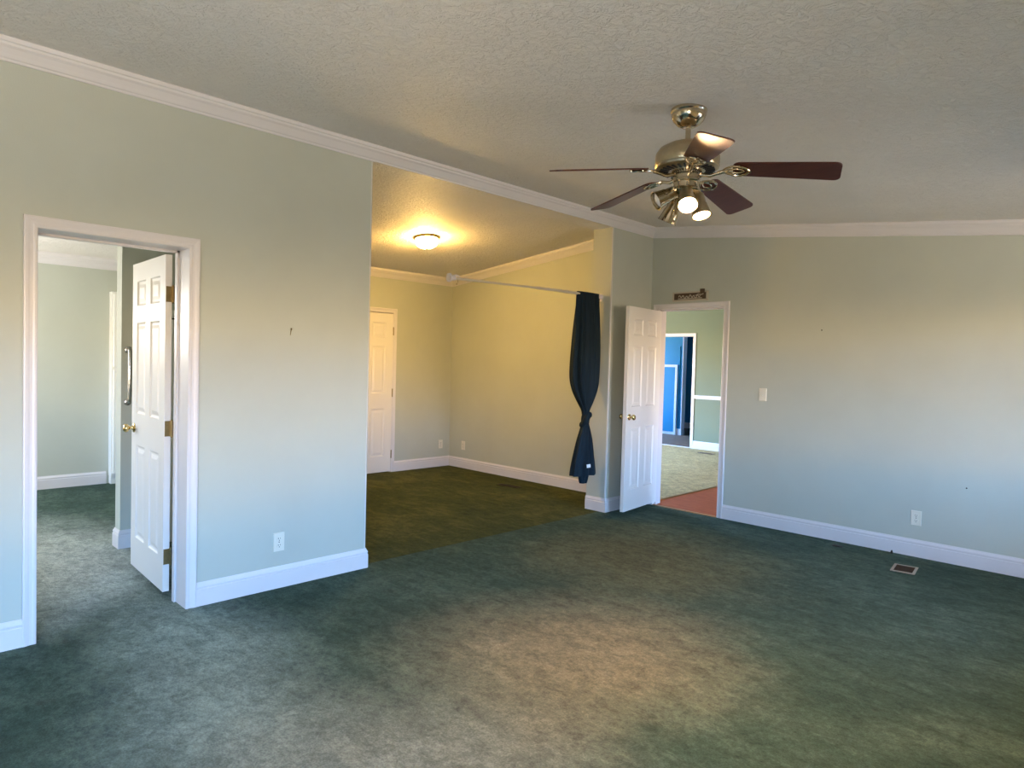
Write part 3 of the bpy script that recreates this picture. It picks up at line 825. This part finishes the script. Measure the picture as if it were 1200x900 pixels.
mb = MB(); mb.M = Matrix.Translation((0.108, -.052, 0.474 - cz)) @ Matrix.Rotation(math.radians(-8), 4, 'Y'); mb.box(-.0015, .0015, -.028, .028, -.016, .016)
tag(mb.build('care_tag', M_tag, cur), 'white care tag')

# ------------------------------------------------------------------ sign over the far door
sx0, sx1, sz0 = -3.637, -3.245, 2.092
sg = tag(empty('wall_sign', ((sx0 + sx1) / 2, YB, sz0)), 'small brown and cream lettered wooden sign above the far doorway', 'sign')
hw = (sx1 - sx0) / 2
mb = MB(); mb.bevel_box(-hw, hw, -.014, 0, 0.0, .092, .003, 'y', -1); mb.build('board', M_signlight, sg)
mb = MB(); mb.bevel_box(-hw + .022, hw - .020, -.017, -.013, .015, .078, .002, 'y', -1); mb.bevel_box(hw - .085, hw - .035, -.018, -.013, .070, .112, .003, 'y', -1); mb.build('dark_field', M_signdark, sg)
mb = MB(True)
xs_ = [-hw + .075 + i * .0085 for i in range(29)]
mb.tube([(x, -.019, .042 + .014 * math.sin(i * 1.35) + .006 * math.sin(i * .5)) for i, x in enumerate(xs_)], .0042, 8)
mb.tube([(-hw + .07, -.019, .026), (-hw + .15, -.019, .022), (-hw + .25, -.019, .026), (hw - .06, -.019, .024)], .0036, 8)
mb.tube([(hw - .13, -.019, .050), (hw - .10, -.019, .062), (hw - .07, -.019, .056), (hw - .045, -.019, .064)], .0040, 8)
mb.build('lettering', M_signlight, sg)

# ------------------------------------------------------------------ outlets, switch
def outlet(loc, rz, label, group=None):
    # local: plate in the XZ plane, facing -Y
    o = tag(empty('outlet', loc, rz), label, 'outlet', group)
    mb = MB(); mb.bevel_box(-.036, .036, -.006, 0, -.058, .058, .003, 'y', -1); mb.build('cover_plate', M_ivory, o)
    for s in (-1, 1):
        mb = MB(True); mb.M = Matrix.Translation((0, 0, s * .0205)) @ Matrix.Diagonal((1, 1, .86, 1))
        mb.lathe([(0.0175, .005), (0.0175, .0082), (0.0165, .009)], 24, True, (0, -1, 0))
        rc = mb.build('receptacle', M_ivory, o)
        mb = MB()
        for dx, h in ((-.0065, .009), (.0065, .007)): mb.box(dx - .0014, dx + .0014, -.0094, -.0086, s * .0205 + .003 - h / 2, s * .0205 + .003 + h / 2)
        mb.box(-.0024, .0024, -.0094, -.0086, s * .0205 - .0115, s * .0205 - .0065)
        mb.build('slot', M_dark, rc)
    mb = MB(True); mb.lathe([(0.0034, .0055), (0.0034, .0068), (0.001, .0074)], 12, True, (0, -1, 0)); mb.build('screw', M_dark, o)
    return o
outlet((XA, 1.900, 0.285), math.pi / 2, 'ivory outlet low on the left wall right of the doorway')
outlet((-1.397, YB, 0.302), 0, 'ivory outlet low on the far wall above the floor register')
outlet((-6.768, YC, 0.303), 0, 'ivory outlet on the alcove far wall just right of the corner')
outlet((XD, 5.740, 0.300), math.pi / 2, 'ivory outlet between alcove door and corner')
sw = tag(empty('light_switch', (-2.667, YB, 1.203)), 'beige toggle light switch on the wall right of the far doorway', 'light switch')
mb = MB(); mb.bevel_box(-.036, .036, -.006, 0, -.058, .058, .003, 'y', -1); mb.build('cover_plate', M_ivory, sw)
mb = MB(); mb.M = Matrix.Translation((0, -.006, -.002)) @ Matrix.Rotation(math.radians(28), 4, 'X'); mb.box(-.0045, .0045, -.016, .002, -.005, .005); mb.build('toggle', M_ivory, sw)
for s in (-1, 1):
    mb = MB(True); mb.lathe([(0.0032, .0055), (0.0032, .0068), (0.001, .0072)], 12, True, (0, -1, 0), (0, 0, s * .030)); mb.build('screw', M_ivory, sw)

# ------------------------------------------------------------------ floor registers
def register(loc, rz, L, W, label, rim, lou, n=9):
    o = tag(empty('floor_register', loc, rz), label, 'floor vent')
    mb = MB()
    b = .018
    mb.box(-L / 2, L / 2, -W / 2, -W / 2 + b, 0, .006); mb.box(-L / 2, L / 2, W / 2 - b, W / 2, 0, .006)
    mb.box(-L / 2, -L / 2 + b, -W / 2 + b, W / 2 - b, 0, .006); mb.box(L / 2 - b, L / 2, -W / 2 + b, W / 2 - b, 0, .006)
    mb.build('frame', rim, o, bevel=.0015)
    mb = MB(); mb.box(-L / 2 + b, L / 2 - b, -W / 2 + b, W / 2 - b, 0, .001); mb.build('duct', M_dark, o)
    mb = MB()
    for i in range(n):
        x = -L / 2 + b + (i + .5) * (L - 2 * b) / n
        mb.M = Matrix.Translation((x, 0, .0035)) @ Matrix.Rotation(math.radians(35), 4, 'Y')
        mb.box(-.0045, .0045, -W / 2 + b, W / 2 - b, -.0007, .0007)
    mb.box(-.0045, .0045, -W / 2 + b, W / 2 - b, -.0007, .0007) if False else None
    mb.build('louvre', lou, o)
    return o
register((-1.350, 5.470, 0), math.radians(97), 0.215, 0.155, 'brown metal floor register in the carpet near the far wall', M_reglight, M_register, 10)
register((-5.44, 5.46, 0), math.radians(8), 0.30, 0.10, 'dark floor register in the alcove carpet beside the far baseboard', M_regdark, M_regdark, 12)
register((-5.53, 10.22, 0), 0, 0.27, 0.11, 'dark floor register in the hall carpet beyond the far doorway', M_register, M_register, 12)
# small dark scraps lying by the far baseboard
def scrap(x, y, r, label, sc):
    mb = MB(True); n = 14; rnd = random.Random(int(x * 100))
    prof = [(math.cos(2 * math.pi * k / n) * r * (1 + rnd.uniform(-.2, .2)) * sc[0], math.sin(2 * math.pi * k / n) * r * (1 + rnd.uniform(-.2, .2)) * sc[1]) for k in range(n)]
    mb.add([(a, b, 0) for a, b in prof] + [(a * .8, b * .8, .006) for a, b in prof] + [(a * .35, b * .35, .010 * sc[2]) for a, b in prof],
           [tuple(range(n))] + [(k, (k + 1) % n, n + (k + 1) % n, n + k) for k in range(n)] + [(n + k, n + (k + 1) % n, 2 * n + (k + 1) % n, 2 * n + k) for k in range(n)] + [tuple(2 * n + k for k in range(n))])
    o = mb.build('carpet_scrap', M_dark, None, (x, y, 0)); return tag(o, label, 'scrap')
scrap(-1.915, 5.755, .035, 'flat dark scrap on the carpet below the far wall, well left of the register', (1.2, .9, .8))
scrap(-1.545, 5.880, .012, 'tiny dark crumb at the foot of the far baseboard just left of the register', (1, 1, 2.5))
# hook and nails left in the walls
hk = MB(True); hk.tube([(0, 0, .0), (.010, 0, .0), (.012, -.001, -.004)], .003, 8); hk.tube([(.006, 0, -.002), (.007, -.004, -.022), (.008, -.008, -.042)], [.0026, .0022, .0016], 8)
tag(hk.build('picture_hook', M_oldhinge, None, (XA, 1.958, 1.606)), 'small rusty picture hook on the left wall between doorway and alcove opening', 'hook')
for x, z, lb in ((-2.167, 1.783, 'tiny nail in the far wall high above the light switch'), (-1.075, .587, 'tiny dark nail in the far wall right of the outlet')):
    nl = MB(True); nl.lathe([(.0012, 0), (.0012, .008), (.0055, .009), (.0055, .011), (.002, .012)], 12, True, (0, -1, 0))
    tag(nl.build('wall_nail', M_dark, None, (x, YB, z)), lb, 'nail')

# ------------------------------------------------------------------ bathroom seen through the left doorway
gb = tag(empty('grab_bar', (-5.41, 1.463, 1.262)), 'steel vertical grab bar on the partition behind the left doorway', 'grab bar')
mb = MB(True); mb.tube([(.002, 0, -.190), (.030, 0, -.190), (.042, 0, -.182), (.047, 0, -.168), (.047, 0, 0), (.047, 0, .168), (.042, 0, .182), (.030, 0, .190), (.002, 0, .190)], .0115, 14); mb.build('bar', M_chrome, gb)
for s in (-1, 1):
    mb = MB(True); mb.lathe([(.026, 0), (.026, .003), (.020, .007), (.012, .009)], 24, True, (1, 0, 0), (0, 0, s * .190)); mb.build('flange', M_chrome, gb)
cb = tag(empty('linen_cabinet', (XBATH + .002, 2.215, 0)), 'tall narrow white two-door linen cabinet against the bathroom far wall', 'cabinet')
mb = MB(); mb.box(0, .100, -.175, .175, .085, 2.085); mb.box(0, .075, -.170, .170, .0, .085); mb.build('body', M_cab, cb, bevel=.003)
for z0, z1, kz in ((.115, 1.245, 1.185), (1.275, 2.060, 1.330)):
    mb = MB()
    mb.bevel_box(.100, .118, -.160, .160, z0, z1, .004, 'x', 1)
    mb.bevel_box(.118, .122, -.120, .120, z0 + .045, z1 - .045, .004, 'x', 1)
    dr = mb.build('cabinet_door', M_cab, cb)
    mb = MB(True); mb.lathe([(.006, 0), (.006, .010), (.013, .016), (.013, .022), (.006, .027)], 16, True, (1, 0, 0), (.118, -.075, kz)); mb.build('knob', M_chrome, dr)
sh = tag(empty('shower_surround', (-5.395, 1.99, 0)), 'white shower surround glimpsed through the hinge gap of the left door', 'shower')
mb = MB(); mb.bevel_box(0, .030, -.38, .38, .0, 1.690, .006, 'x', 1); mb.build('panel', M_cab, sh)
mb = MB(); mb.bevel_box(0, .050, -.39, .39, 1.700, 1.760, .008, 'x', 1); mb.build('cap', M_cab, sh)
mb = MB(); mb.box(0, .026, -.38, .38, 1.690, 1.700); mb.build('joint', M_dark, sh)

# white framed blue panel in the blue room
fp = tag(empty('framed_panel', (-7.98, 12.50, 0.0)), 'tall white-framed blue panel against the blue wall seen through both far doorways', 'panel')
mb = MB(); x0, x1, zt, b = -.50, .500, 1.490, .055
mb.box(x0, x0 + b, -.040, -.002, .0, zt); mb.box(x1 - b, x1, -.040, -.002, .0, zt); mb.box(x0 + b, x1 - b, -.040, -.002, zt - b, zt)
mb.build('frame', M_trim, fp, bevel=.004)
mb = MB(); mb.box(x0 + b, x1 - b, -.022, -.004, .06, zt - b); mb.build('infill', M_bluewall, fp)
